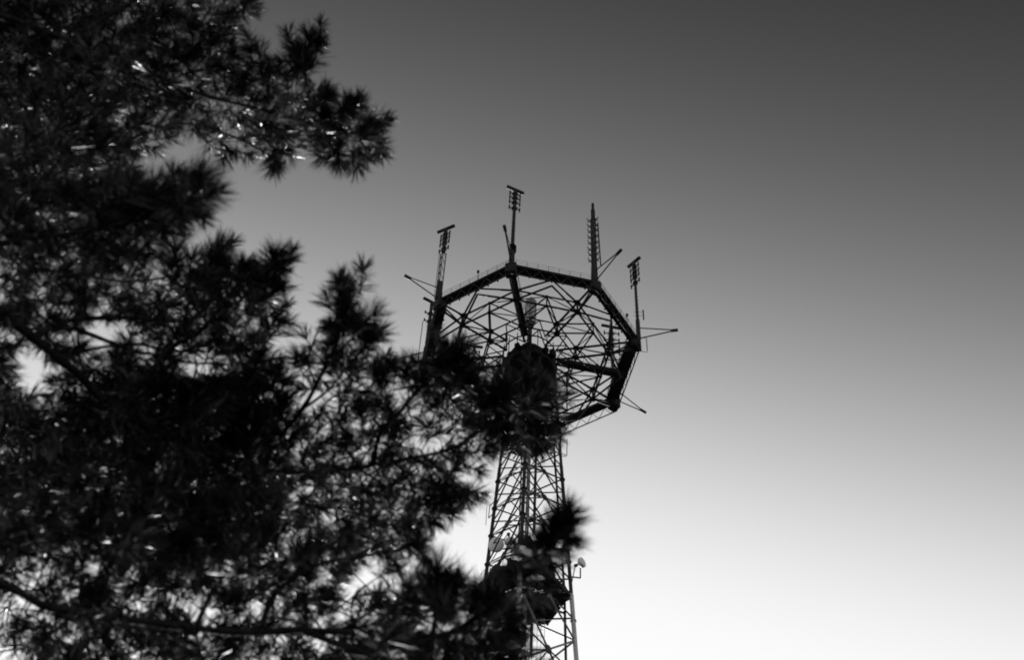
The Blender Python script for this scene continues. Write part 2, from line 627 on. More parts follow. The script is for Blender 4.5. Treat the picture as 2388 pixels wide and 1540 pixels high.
def tbar_mast(s, height, bdir, blen, levels, label, cat="antenna mast", lattice=0.0, base_r=.22, arm=.72, off=0.0, ladder=False, clamps=False, dip=.8):
    B = P(s, 14.95 if s in (1, 4) else 14.6, .1)
    t = empty("antenna_mast", B, label, cat, "antenna masts on the ring corners")
    u = Vector((bdir[0], bdir[1], 0)).normalized()
    v = Vector((-u.y, u.x, 0))
    top = B + Vector((0, 0, height))
    base_r *= 1.18
    b = bmesh.new()
    zl = height + levels[-1] - .7
    if lattice:
        lattice_mast(b, B, 0, zl, lattice, .07, .9)
        add_tube(b, B, B + Vector((0, 0, zl * .35)), base_r * 1.5, base_r * 1.3, 10)
    else:
        add_tube(b, B, B + Vector((0, 0, height * .24)), base_r * 1.5, base_r * 1.35, 12)
        add_tube(b, B + Vector((0, 0, height * .24)), B + Vector((0, 0, zl)), base_r, base_r * .9, 10)
    add_tube(b, B + Vector((0, 0, zl)), top, base_r * .95, base_r * .8, 10)
    part("pole", b, M_STEEL, t)
    if clamps:
        for hz in (3.3, 3.75, 4.2):
            bar("clamp_ring", B + Vector((0, 0, hz)), B + Vector((0, 0, hz + .14)), .55, M_STEEL, t, 14)
    # top cross tube, set a little forward of the pole
    c = top + Vector((0, 0, .12))
    bar("cross_tube", c - u * blen, c + u * blen, .26, M_STEEL, t, 12)
    bar("cross_bracket", top - Vector((0, 0, .6)), top + Vector((0, 0, .1)), .26, M_STEEL, t, 10)
    # dipoles on both sides
    for k, lz in enumerate(levels):
        for sg in (-1, 1):
            q = top + Vector((0, 0, lz + (.12 if sg > 0 else -.12)))
            e = q + u * sg * arm
            bb = bmesh.new()
            add_tube(bb, q, e, .09, sides=6)
            add_tube(bb, e - Vector((0, 0, dip / 2)), e + Vector((0, 0, dip / 2)), .115, sides=6)
            add_tube(bb, e - Vector((0, 0, .1)), e + Vector((0, 0, .1)), .1, sides=8)
            e2 = q + u * sg * arm * .45
            add_tube(bb, e2 - v * .45, e2 + v * .45, .035, sides=5)
            part("dipole", bb, M_STEEL, t)
        q = top + Vector((0, 0, lz))
        bar("dipole_mount", q - Vector((0, 0, .18)), q + Vector((0, 0, .2)), .36, M_STEEL, t, 10)
    if ladder:
        b = bmesh.new()
        o = u * -.55
        for sg in (-.16, .16):
            add_tube(b, B + o + v * sg + Vector((0, 0, .2)), B + o + v * sg + Vector((0, 0, zl)), .03, sides=5)
        z = .5
        while z < zl:
            add_tube(b, B + o - v * .16 + Vector((0, 0, z)), B + o + v * .16 + Vector((0, 0, z)), .018, sides=4)
            z += .4
        part("ladder", b, M_STEEL, t)
    else:
        b = bmesh.new()
        z = 1.2
        sg = 1
        while z < zl:          # climbing pegs
            add_tube(b, B + Vector((0, 0, z)), B + u * sg * .42 + Vector((0, 0, z)), .02, sides=4)
            sg = -sg
            z += .45
        part("climbing_peg", b, M_STEEL, t)
    return t


tbar_mast(1, 16.3, (115, -65), 1.35, (-1.2, -2.2, -3.3, -4.8), "lattice mast with ladder and sloping cross tube, between short bare mast and clamp-ringed mast", lattice=.42, base_r=.26, arm=.7, ladder=True)
tbar_mast(2, 17.9, (130, 58), 1.3, (-.9, -1.95, -3.1, -4.5), "tall mast with cross tube and stacked clamp rings, standing above a boxed walkway arm", clamps=True, arm=.78)
tbar_mast(4, 17.6, (80, -97), 1.2, (-1.2, -2.4, -3.5, -4.9), "slim mast with steep cross tube at outermost corner, wire loop beside its foot", base_r=.18, arm=.8)
tbar_mast(5, 16.2, (125, 20), 1.5, (-1.4, -2.9, -4.4, -5.9, -7.4), "cross-tube mast with wide dipole tiers rising inside the ring past the boxed arm", arm=1.1, base_r=.24)
tbar_mast(6, 15.5, (110, 10), 1.3, (-1.2, -2.5, -3.8), "cross-tube mast on the ring corner hidden behind the tower shaft", arm=.8)
tbar_mast(7, 15.2, (95, 10), 1.25, (-1.2, -2.5, -3.8, -5.2, -6.6), "cross-tube mast inside the ring, half veiled by pine needles", arm=.8)
tbar_mast(8, 13.6, (110, 65), 1.4, (-2.6, -4.4), "short bare mast with cross tube beside the foliage, thin rod parallel to it", arm=.85, base_r=.24, dip=.5)

# spike-topped mast without cross tube
B = P(3, 14.6, .1)
t3 = empty("antenna_mast", B, "spike-topped lattice mast lined with many small dipoles, no cross tube", "antenna mast", "antenna masts on the ring corners")
b = bmesh.new()
add_tube(b, B, B + Vector((0, 0, 3.6)), .5, .42, 12)
lattice_mast(b, B, 3.5, 15.0, .34, .11, .75)
add_tube(b, B + Vector((0, 0, 3.5)), B + Vector((0, 0, 15.0)), .2, .17, 8)
part("pole", b, M_STEEL, t3)
bar("spike", B + Vector((0, 0, 14.8)), B + Vector((0, 0, 17.0)), .3, M_STEEL, t3, 8)
bar("spike_tip", B + Vector((0, 0, 17.0)), B + Vector((0, 0, 18.6)), .2, M_STEEL, t3, 8)
bar("feeder_tube", B + Vector((.85, -.2, 3.8)), B + Vector((.62, -.2, 13.6)), .09, M_STEEL, t3, 8)
rm = random.Random(5)
for k in range(8):
    z = 4.6 + k * 1.36
    for a, reach in ((-2.85, .66), (-.35, .5), (1.4, .5)):
        a += rm.uniform(-.12, .12)
        d = Vector((math.cos(a), math.sin(a), 0))
        q = B + Vector((0, 0, z + (.45 if a > -1 else 0)))
        e = q + d * reach
        bb = bmesh.new()
        add_tube(bb, q + d * .25 - Vector((0, 0, .3)), e, .075, sides=6)
        add_tube(bb, e, e + d * .22 + Vector((0, 0, .5)), .07, sides=5)
        add_tube(bb, e, e + d * .12 - Vector((0, 0, .35)), .07, sides=5)
        add_tube(bb, q + d * .25 + Vector((0, 0, .4)), e, .05, sides=5)
        part("dipole", bb, M_STEEL, t3)

# thin whip next to the short mast, loop by the slim mast
rod = empty("whip_antenna", P(8, 15.6, .1), "thin whip rod standing just outside the short bare mast", "antenna")
bar("rod", P(8, 15.6, .1), P(8, 15.6, 9.6), .06, M_STEEL, rod, 6)
bar("rod_base", P(8, 15.6, .1), P(8, 15.6, 2.4), .1, M_STEEL, rod, 6)
bar("rod_stay", P(8, 15.6, 2.2), P(8, 14.6, 2.2), .04, M_STEEL, rod, 6)

lp = empty("loop_antenna", P(4, 14.4, .1), "thin round wire loop standing beside the slim mast on the walkway", "antenna")
b = bmesh.new()
c = P(4, 14.2, 4.4) + Vector((-.9, 0, 0))
for k in range(20):
    a0, a1 = 2 * math.pi * k / 20, 2 * math.pi * (k + 1) / 20
    add_tube(b, c + Vector((.5 * math.cos(a0), 0, .55 * math.sin(a0))), c + Vector((.5 * math.cos(a1), 0, .55 * math.sin(a1))), .025, sides=5)
part("loop", b, M_MID, lp)
bar("loop_stem", c - Vector((0, 0, .55)), Vector((c.x, c.y, TZ + .1)), .022, M_MID, lp, 5)

# small panel aerials beside the slim mast
for k, (dx, dz, h) in enumerate(((.75, 4.4, 2.2), (1.0, -1.0, 2.6))):
    t = empty("panel_aerial", P(4, 15.3, dz), ["narrow panel aerial on stub bracket beside the slim mast, above its outrigger", "bent rod frame hanging from the outermost corner below its outrigger"][k], "aerial")
    p = P(4, 15.2, dz) + Vector((dx * .8, 0, 0))
    q = P(4, 15.1, dz)
    b = bmesh.new()
    if k == 0:
        add_box(b, p + Vector((0, 0, h / 2)), .16, .1, h, .3)
    else:
        add_tube(b, p - Vector((0, 0, h / 2)), p + Vector((0, 0, h / 2)), .06, sides=6)
    part("panel" if k == 0 else "rod", b, M_STEEL, t)
    if k == 0:
        bar("bracket", q + Vector((-.6, 0, .9)), p + Vector((0, 0, .9)), .035, M_STEEL, t, 5)
        bar("bracket", q + Vector((-.6, 0, 1.7)), p + Vector((0, 0, 1.7)), .035, M_STEEL, t, 5)
    else:
        bar("bracket", q + Vector((-.3, 0, -1.3)), p + Vector((0, 0, -1.6)), .05, M_STEEL, t, 5)
        bar("bracket", q + Vector((-.3, 0, 1.3)), p + Vector((0, 0, 1.5)), .05, M_STEEL, t, 5)

# obstruction lamps on the railings
for s, lab in ((1.55, "small round warning lamp on railing between lattice mast and clamp-ringed mast"), (3.72, "small round warning lamp on the railing leading to the slim mast")):
    p = PE(s, 15.0, .06)
    t = empty("warning_lamp", p, lab, "lamp", "warning lamps on the ring railing")
    bar("stem", p, p + Vector((0, 0, 1.75)), .035, M_STEEL, t, 6)
    b = bmesh.new()
    bmesh.ops.create_uvsphere(b, u_segments=12, v_segments=8, radius=.2, matrix=Matrix.Translation(p + Vector((0, 0, 1.95))))
    part("globe", b, M_LAMP, t, True)
    bar("collar", p + Vector((0, 0, 1.68)), p + Vector((0, 0, 1.8)), .17, M_STEEL, t, 10)


# ------------------------------------------------------------------ microwave dishes on the shaft
def at_y(us, vs, yoff):
    """source-photo pixel -> point in the upright plane yoff behind the tower axis"""
    d = ray(us * 2388 / 3400, vs * 2388 / 3400)
    return CAM + d * ((TY + yoff - CAM.y) / d.y)


def dish(name, c, direction, r, depth, label, mount):
    c = Vector(c)
    d = Vector(direction).normalized()
    t = empty(name, c, label, "dish", "microwave dishes on the shaft")
    b = bmesh.new()
    q = d.to_track_quat('Z', 'X').to_matrix().to_4x4()
    prof = [(0, -depth * .95), (r * .35, -depth * .9), (r * .7, -depth * .62), (r * .98, -depth * .2), (r, 0), (r, depth * .55), (r * .93, depth * .72), (r * .6, depth * .9), (0, depth)]
    n = 28
    rings = []
    for (pr, pz) in prof:
        if pr == 0:
            rings.append([b.verts.new(c + q.to_3x3() @ Vector((0, 0, pz)))])
        else:
            rings.append([b.verts.new(c + q.to_3x3() @ Vector((pr * math.cos(2 * math.pi * k / n), pr * math.sin(2 * math.pi * k / n), pz))) for k in range(n)])
    for A, Bq in zip(rings[:-1], rings[1:]):
        for k in range(n):
            a0, a1 = A[k % len(A)], A[(k + 1) % len(A)]
            b0, b1 = Bq[k % len(Bq)], Bq[(k + 1) % len(Bq)]
            vs_ = []
            for x in (a0, a1, b1, b0):
                if x not in vs_:
                    vs_.append(x)
            b.faces.new(vs_)
    part("reflector", b, M_DISH, t, True)
    back = c - d * depth * .9
    bar("mount_arm", back, back - d * .45, .1, M_STEEL, t, 8)
    bar("feed_box", back - d * .2, back - d * .55, .2, M_STEEL, t, 8)
    bar("mount_arm", back - d * .45, Vector(mount), .06, M_STEEL, t, 8)
    return t


pl = leg_pt(1, -36.3)
c1 = at_y(1649, 1812, rho(-36) * math.sin(LA[1]) - .9)
dish("microwave_dish", c1, (-.45, -.78, -.4), .95, .5, "large pale dish facing outward on the leg beside open sky", pl)
c2 = at_y(1693, 1798, 2.0)
dish("microwave_dish", c2, (.2, .6, -.5), .72, .5, "dish turned away just inside the leg, next to the larger pale dish", leg_pt(1, -35))
c3 = at_y(1930, 1871, 1.2)
dish("microwave_dish", c3, (.75, -.5, .1), .62, .42, "small pale dish on an L-shaped rod outside the leg above the lower platform", leg_pt(0, -39.5))
# L shaped rods and frames clamped to the legs
def frame(name, pts, label, r=.055):
    t = empty(name, pts[0], label, "bracket")
    for a, b_ in zip(pts[:-1], pts[1:]):
        bar("rod", a, b_, r, M_STEEL, t, 6)
    return t


y0 = rho(-40) * math.sin(LA[0])
frame("dish_bracket", [at_y(1893, 1917, y0), at_y(1927, 1921, y0), at_y(1927, 1880, y0)], "L-shaped rod holding up the small pale dish beside the leg", .09)
y0 = rho(-22) * math.sin(LA[0])
frame("rod_bracket", [at_y(1858, 1504, y0), at_y(1882, 1514, y0), at_y(1883, 1460, y0)], "bent rod aerial on the shaft just below the ring's far edge", .055)
frame("rod_bracket", [at_y(1858, 1515, y0), at_y(1880, 1517, y0)], "short stub rod on the shaft just below the ring's far edge", .055)
y0 = rho(-14) * math.sin(LA[0])
frame("rod_bracket", [at_y(1845, 1355, y0), at_y(1856, 1357, y0), at_y(1856, 1338, y0), at_y(1846, 1337, y0)], "small square rod frame on the shaft between hub and ring edge", .05)
y0 = rho(-30) * math.sin(LA[1])
frame("rod_bracket", [at_y(1645, 1662, y0), at_y(1626, 1682, y0), at_y(1622, 1722, y0), at_y(1642, 1702, y0)], "slanted rod frame clamped outside the leg above the large dish", .06)
frame("rod_bracket", [at_y(1617, 1680, y0), at_y(1613, 1745, y0)], "thin drooping rod outside the slanted rod frame", .04)
y0 = rho(-43) * math.sin(LA[1])
frame("rod_bracket", [at_y(1618, 1925, y0), at_y(1593, 1938, y0), at_y(1592, 1960, y0)], "bent rod at the rim of the lower platform beside pine needles", .07)

# ------------------------------------------------------------------ pine tree
TRUNK = Vector((-2.75, 2.55, 0))
pine = empty("pine_tree", TRUNK, "dark backlit pine with long bare limbs and bristling needle tufts", "tree")


def catmull(pts, step):
    out = []
    n = len(pts)
    for i in range(n - 1):
        p0, p1, p2, p3 = pts[max(i - 1, 0)], pts[i], pts[i + 1], pts[min(i + 2, n - 1)]
        m = max(2, int((p2 - p1).length / step))
        for k in range(m):
            t = k / m
            out.append(.5 * ((2 * p1) + (p2 - p0) * t + (2 * p0 - 5 * p1 + 4 * p2 - p3) * t * t + (3 * p1 - p0 - 3 * p2 + p3) * t * t * t))
    out.append(pts[-1])
    return out


class TubeMesh:
    def __init__(self):
        self.v, self.f = [], []

    def add(self, pts, rad, sides=6):
        base = len(self.v)
        n = len(pts)
        for i, p in enumerate(pts):
            d = (pts[min(i + 1, n - 1)] - pts[max(i - 1, 0)])
            if d.length < 1e-7:
                d = Vector((0, 0, 1))
            d.normalize()
            x = d.cross(Vector((0.31, 0.17, 0.93)))
            if x.length < 1e-4:
                x = d.cross(Vector((1, 0, 0)))
            x.normalize()
            y = d.cross(x)
            for k in range(sides):
                a = 2 * math.pi * k / sides
                self.v.append(p + (x * math.cos(a) + y * math.sin(a)) * rad[i])
        for i in range(n - 1):
            for k in range(sides):
                a = base + i * sides + k
                b_ = base + i * sides + (k + 1) % sides
                self.f.append((a, b_, b_ + sides, a + sides))
        self.f.append(tuple(base + k for k in range(sides))[::-1])
        self.f.append(tuple(base + (n - 1) * sides + k for k in range(sides)))

    def build(self, name, material, parent):
        o = wloc(parent, (0, 0, 0))
        me = bpy.data.meshes.new(name)
        me.from_pydata([tuple(v + o) for v in self.v], [], self.f)
        for p in me.polygons:
            p.use_smooth = True
        me.materials.append(material)
        ob = bpy.data.objects.new(name, me)
        link(ob, parent)
        return ob


# trunk: slightly wandering, tapered, off to the left of the view
tp = [TRUNK + Vector((.06 * math.sin(z * .9), .05 * math.cos(z * .7), z)) for z in np.linspace(-.1, 11, 24)]
tr = [max(.02, .19 * (1 - i / 26)) * (1.35 if i == 0 else 1) for i in range(24)]
tm = TubeMesh()
tm.add(tp, tr, 12)
tm.build("trunk", M_BARK, pine)


def trunk_at(z):
    return TRUNK + Vector((.06 * math.sin(z * .9), .05 * math.cos(z * .7), z))


# limbs: (height on the trunk, or parent limb), pixel track with depth, radius at the root and tip
LIMBS = [
    ("upper", 5.2, [(-160, 10, 5.0), (0, 45, 5.0), (110, 75, 5.0), (220, 108, 5.05), (300, 150, 5.1), (370, 180, 5.1), (460, 215, 5.1), (540, 238, 5.15), (640, 262, 5.2), (720, 285, 5.2), (800, 305, 5.2), (865, 305, 5.2)], .026, .004),
    ("top", None, [(180, 92, 5.03), (225, 50, 5.0), (290, 15, 5.0), (370, -40, 5.0)], .012, .004),
    ("top2", 5.8, [(-160, -120, 5.3), (80, -90, 5.3), (300, -40, 5.4), (430, 40, 5.4), (500, 90, 5.4), (545, 40, 5.4), (585, 0, 5.4)], .02, .003),
    ("mid", 4.1, [(-260, 560, 3.6), (-100, 570, 3.6), (60, 560, 3.55), (180, 545, 3.5), (280, 520, 3.5), (370, 480, 3.45), (450, 420, 3.45)], .014, .004),
    ("cross", 4.6, [(-220, 600, 4.6), (-60, 520, 4.6), (60, 440, 4.6), (150, 350, 4.65), (230, 280, 4.7), (310, 210, 4.7)], .014, .004),
    ("second", 3.6, [(-260, 560, 4.3), (-120, 650, 4.3), (0, 730, 4.3), (80, 795, 4.3), (170, 870, 4.3), (260, 930, 4.35), (380, 1010, 4.4), (480, 1060, 4.4), (560, 1080, 4.4), (650, 1095, 4.4), (760, 1096, 4.4), (900, 1085, 4.4), (980, 1070, 4.35), (1060, 1045, 4.3), (1130, 1005, 4.3), (1200, 955, 4.3), (1240, 900, 4.3)], .032, .004),
    ("side", None, [(80, 795, 4.3), (150, 748, 4.5), (300, 733, 4.6), (390, 746, 4.7), (480, 742, 4.7), (560, 700, 4.7)], .011, .004),
    ("side2", None, [(110, 770, 4.4), (170, 765, 4.5), (240, 780, 4.5), (310, 820, 4.5), (345, 812, 4.5), (430, 838, 4.5), (540, 850, 4.5)], .008, .003),
    ("side3", None, [(150, 850, 4.35), (190, 818, 4.4), (300, 806, 4.4), (400, 808, 4.4), (520, 818, 4.4)], .007, .003),
    ("rise", None, [(260, 930, 4.35), (330, 885, 4.3), (400, 825, 4.3), (470, 760, 4.2), (560, 690, 4.2), (620, 630, 4.2), (650, 585, 4.2)], .012, .004),
    ("rise1", None, [(420, 810, 4.25), (440, 720, 4.3), (480, 640, 4.3), (508, 575, 4.3)], .008, .004),
    ("rise2", None, [(600, 1085, 4.4), (640, 1045, 4.4), (700, 965, 4.35), (745, 890, 4.3), (790, 800, 4.3), (803, 730, 4.3), (800, 665, 4.3)], .010, .004),
    ("rise3", None, [(735, 965, 4.4), (760, 905, 4.4), (810, 850, 4.4), (860, 800, 4.4)], .005, .003),
    ("rise4", None, [(860, 1090, 4.4), (890, 1010, 4.35), (930, 955, 4.3), (1000, 890, 4.25), (1045, 830, 4.2), (1055, 800, 4.2)], .009, .003),
    ("drop", None, [(980, 1072, 4.35), (1030, 1110, 4.3), (1070, 1140, 4.3), (1115, 1150, 4.3)], .005, .003),
    ("drop2", None, [(820, 1092, 4.4), (880, 1140, 4.3), (960, 1180, 4.3), (1030, 1190, 4.3)], .006, .003),
    ("bottom", 2.7, [(-220, 1300, 3.7), (-100, 1335, 3.7), (0, 1365, 3.7), (100, 1395, 3.7), (200, 1430, 3.7), (350, 1458, 3.7), (560, 1470, 3.7), (700, 1478, 3.65), (900, 1494, 3.6), (1020, 1478, 3.5), (1110, 1436, 3.45), (1170, 1395, 3.4), (1220, 1345, 3.1), (1265, 1300, 2.9), (1300, 1250, 2.8)], .024, .004),
    ("climb", None, [(460, 1465, 3.7), (488, 1385, 3.8), (560, 1290, 3.9), (640, 1200, 4.0)], .008, .003),
    ("climb2", None, [(590, 1472, 3.7), (650, 1375, 3.75), (740, 1325, 3.8), (850, 1295, 3.85), (960, 1275, 3.9)], .009, .003),
    ("twig", None, [(370, 1010, 4.4), (380, 1140, 4.2), (440, 1240, 4.1), (470, 1330, 4.0)], .006, .003),
    ("tuft", None, [(1000, 1480, 3.55), (1020, 1420, 3.55), (1022, 1340, 3.55)], .007, .004),
    ("tail", None, [(700, 1478, 3.65), (860, 1540, 3.6), (1000, 1560, 3.6), (1150, 1545, 3.6)], .01, .004),
    ("low", 2.0, [(-260, 1560, 4.0), (-60, 1560, 4.0), (150, 1570, 4.0), (420, 1580, 4.0), (700, 1590, 4.0)], .016, .004),
    ("back", 3.2, [(-260, 1080, 5.2), (-60, 1090, 5.2), (150, 1110, 5.2), (350, 1130, 5.2), (560, 1160, 5.2), (760, 1180, 5.1), (900, 1220, 5.0)], .018, .004),
    ("back2", 4.0, [(-260, 330, 5.6), (-50, 350, 5.6), (120, 330, 5.6), (260, 330, 5.6), (420, 290, 5.6), (560, 320, 5.5), (640, 370, 5.4)], .014, .004),
    ("back3", 3.4, [(-260, 760, 5.4), (0, 640, 5.4), (150, 640, 5.3), (300, 660, 5.2), (420, 640, 5.1)], .014, .004),
]

nodes_p, nodes_r, nodes_l, nodes_d = [], [], [], []
limb_mesh, limb_shoots, limb_first = [], [], []
for li, (nm, tz, track, r0, r1) in enumerate(LIMBS):
    pts = [at(*q) for q in track]
    # small natural wander
    pts = [p + Vector(rng.normal(0, .008, 3)) if 0 < i < len(pts) - 1 else p for i, p in enumerate(pts)]
    if tz is not None:
        first = pts[0]
        z = min(tz + CAM.z * 0, first.z - .15)
        rt = trunk_at(z)
        pts = [rt, rt.lerp(first, .5) + Vector((0, 0, .03))] + pts
    else:
        # start on the nearest point already grown
        j = min(range(len(nodes_p)), key=lambda q: (nodes_p[q] - pts[0]).length)
        pts[0] = nodes_p[j].copy()
    cv = catmull(pts, .035)
    n = len(cv)
    rd = [r0 + (r1 - r0) * (i / (n - 1)) ** .8 for i in range(n)]
    rd = [r * (1 + .1 * math.sin(i * 1.7 + li) + rng.normal(0, .05)) for i, r in enumerate(rd)]
    t = TubeMesh()
    t.add(cv, rd, 8)
    limb_mesh.append(t)
    limb_shoots.append([])
    for i, p in enumerate(cv):
        nodes_p.append(p)
        nodes_r.append(rd[i])
        nodes_l.append(li)
        nodes_d.append((cv[min(i + 1, n - 1)] - cv[max(i - 1, 0)]).normalized())

NP = np.array([tuple(p) for p in nodes_p])
NL = list(nodes_l)
ND = list(nodes_d)


def topix(p):
    d = Vector(p) - CAM
    z = d.dot(F)
    return 1194 + KD * d.dot(RT) / z, 770 - KD * d.dot(UP) / z


LIMB_PIX = np.array([topix(p) for p in nodes_p])
LIMB_DEP = np.array([(p - CAM).length for p in nodes_p])

# outline of the crown as it hangs (working pixels), and the openings through it
OUT = [(-230, -150), (600, -150), (575, -10), (535, 50), (500, 95), (520, 150), (560, 170), (590, 150), (640, 190), (690, 205), (760, 235), (800, 255), (850, 280), (880, 310), (855, 345), (820, 365), (770, 365), (740, 340), (690, 345), (650, 385), (620, 380), (590, 345), (540, 360), (500, 345), (450, 310), (415, 290), (350, 330), (300, 365), (260, 400), (300, 440), (360, 440), (410, 430), (440, 440), (420, 500), (380, 530), (330, 570), (280, 600), (265, 640), (300, 670), (350, 660), (400, 620), (470, 610), (510, 590), (530, 620), (570, 640), (620, 620), (645, 600), (655, 650), (630, 690), (640, 740), (630, 790), (600, 840), (640, 875), (700, 840), (760, 830), (780, 760), (790, 690), (815, 690), (830, 750), (870, 775), (860, 820), (890, 870), (960, 865), (1010, 880), (1045, 830), (1065, 850), (1080, 890), (1120, 930), (1160, 910), (1230, 890), (1270, 900), (1275, 990), (1250, 1030), (1180, 1030), (1120, 1060), (1060, 1075), (1030, 1085), (1090, 1140), (1070, 1170), (1010, 1175), (965, 1220), (965, 1280), (900, 1310), (880, 1340), (960, 1400), (1060, 1400), (1120, 1400), (1170, 1420), (1185, 1560), (1150, 1700), (-230, 1700)]
GAPS = [(240, 770, 45, 22, .15), (350, 830, 45, 12, .35), (700, 1000, 24, 24, .1), (85, 905, 34, 55, 0), (60, 870, 25, 40, 0), (222, 800, 32, 30, 0), (330, 795, 34, 12, .2), (400, 800, 20, 8, .3), (300, 715, 50, 6, .3), (340, 860, 22, 14, .3), (420, 872, 14, 18, .2), (520, 880, 22, 14, .15), (560, 905, 12, 12, .2), (640, 855, 26, 22, 0), (700, 935, 22, 30, 0), (770, 950, 60, 45, .15), (730, 1000, 18, 18, .1), (860, 1010, 30, 60, .2), (975, 990, 45, 55, .1), (1000, 1030, 30, 20, .1), (1110, 960, 25, 20, .3), (225, 630, 25, 20, .2), (330, 640, 20, 15, .2), (240, 400, 40, 18, .3), (250, 30, 55, 28, .15), (345, 55, 20, 22, .3), (430, 130, 20, 25, .5), (140, 1320, 55, 32, .05), (40, 1440, 45, 36, .05), (25, 1500, 40, 30, .05), (255, 1330, 22, 26, .2), (480, 1455, 16, 22, .1), (690, 1410, 50, 40, .1), (655, 1440, 30, 28, .1), (560, 1390, 26, 24, .3), (430, 1400, 20, 22, .3), (885, 1375, 60, 34, .05), (940, 1400, 30, 30, .1), (580, 1510, 24, 26, .1), (680, 1515, 30, 24, .1), (300, 1520, 18, 18, .3), (540, 1240, 30, 18, .4), (650, 310, 14, 16, .3), (610, 340, 20, 14, .4), (550, 300, 20, 20, .4), (180, 480, 18, 22, .4), (120, 300, 22, 18, .5), (1130, 1475, 20, 25, .3), (830, 1080, 40, 14, .6), (270, 520, 20, 14, .4)]


def inside(x, y, poly):
    c = False
    n = len(poly)
    j = n - 1
    for i in range(n):
        xi, yi = poly[i]
        xj, yj = poly[j]
        if (yi > y) != (yj > y) and x < (xj - xi) * (y - yi) / (yj - yi) + xi:
            c = not c
        j = i
    return c


def keep(x, y):
    k = 1.0
    for (gx, gy, rx, ry, kk) in GAPS:
        mg = 46 if gy > 1300 else 28
        if ((x - gx) / (rx + mg)) ** 2 + ((y - gy) / (ry + mg)) ** 2 < 1:
            k = min(k, kk)
    return k


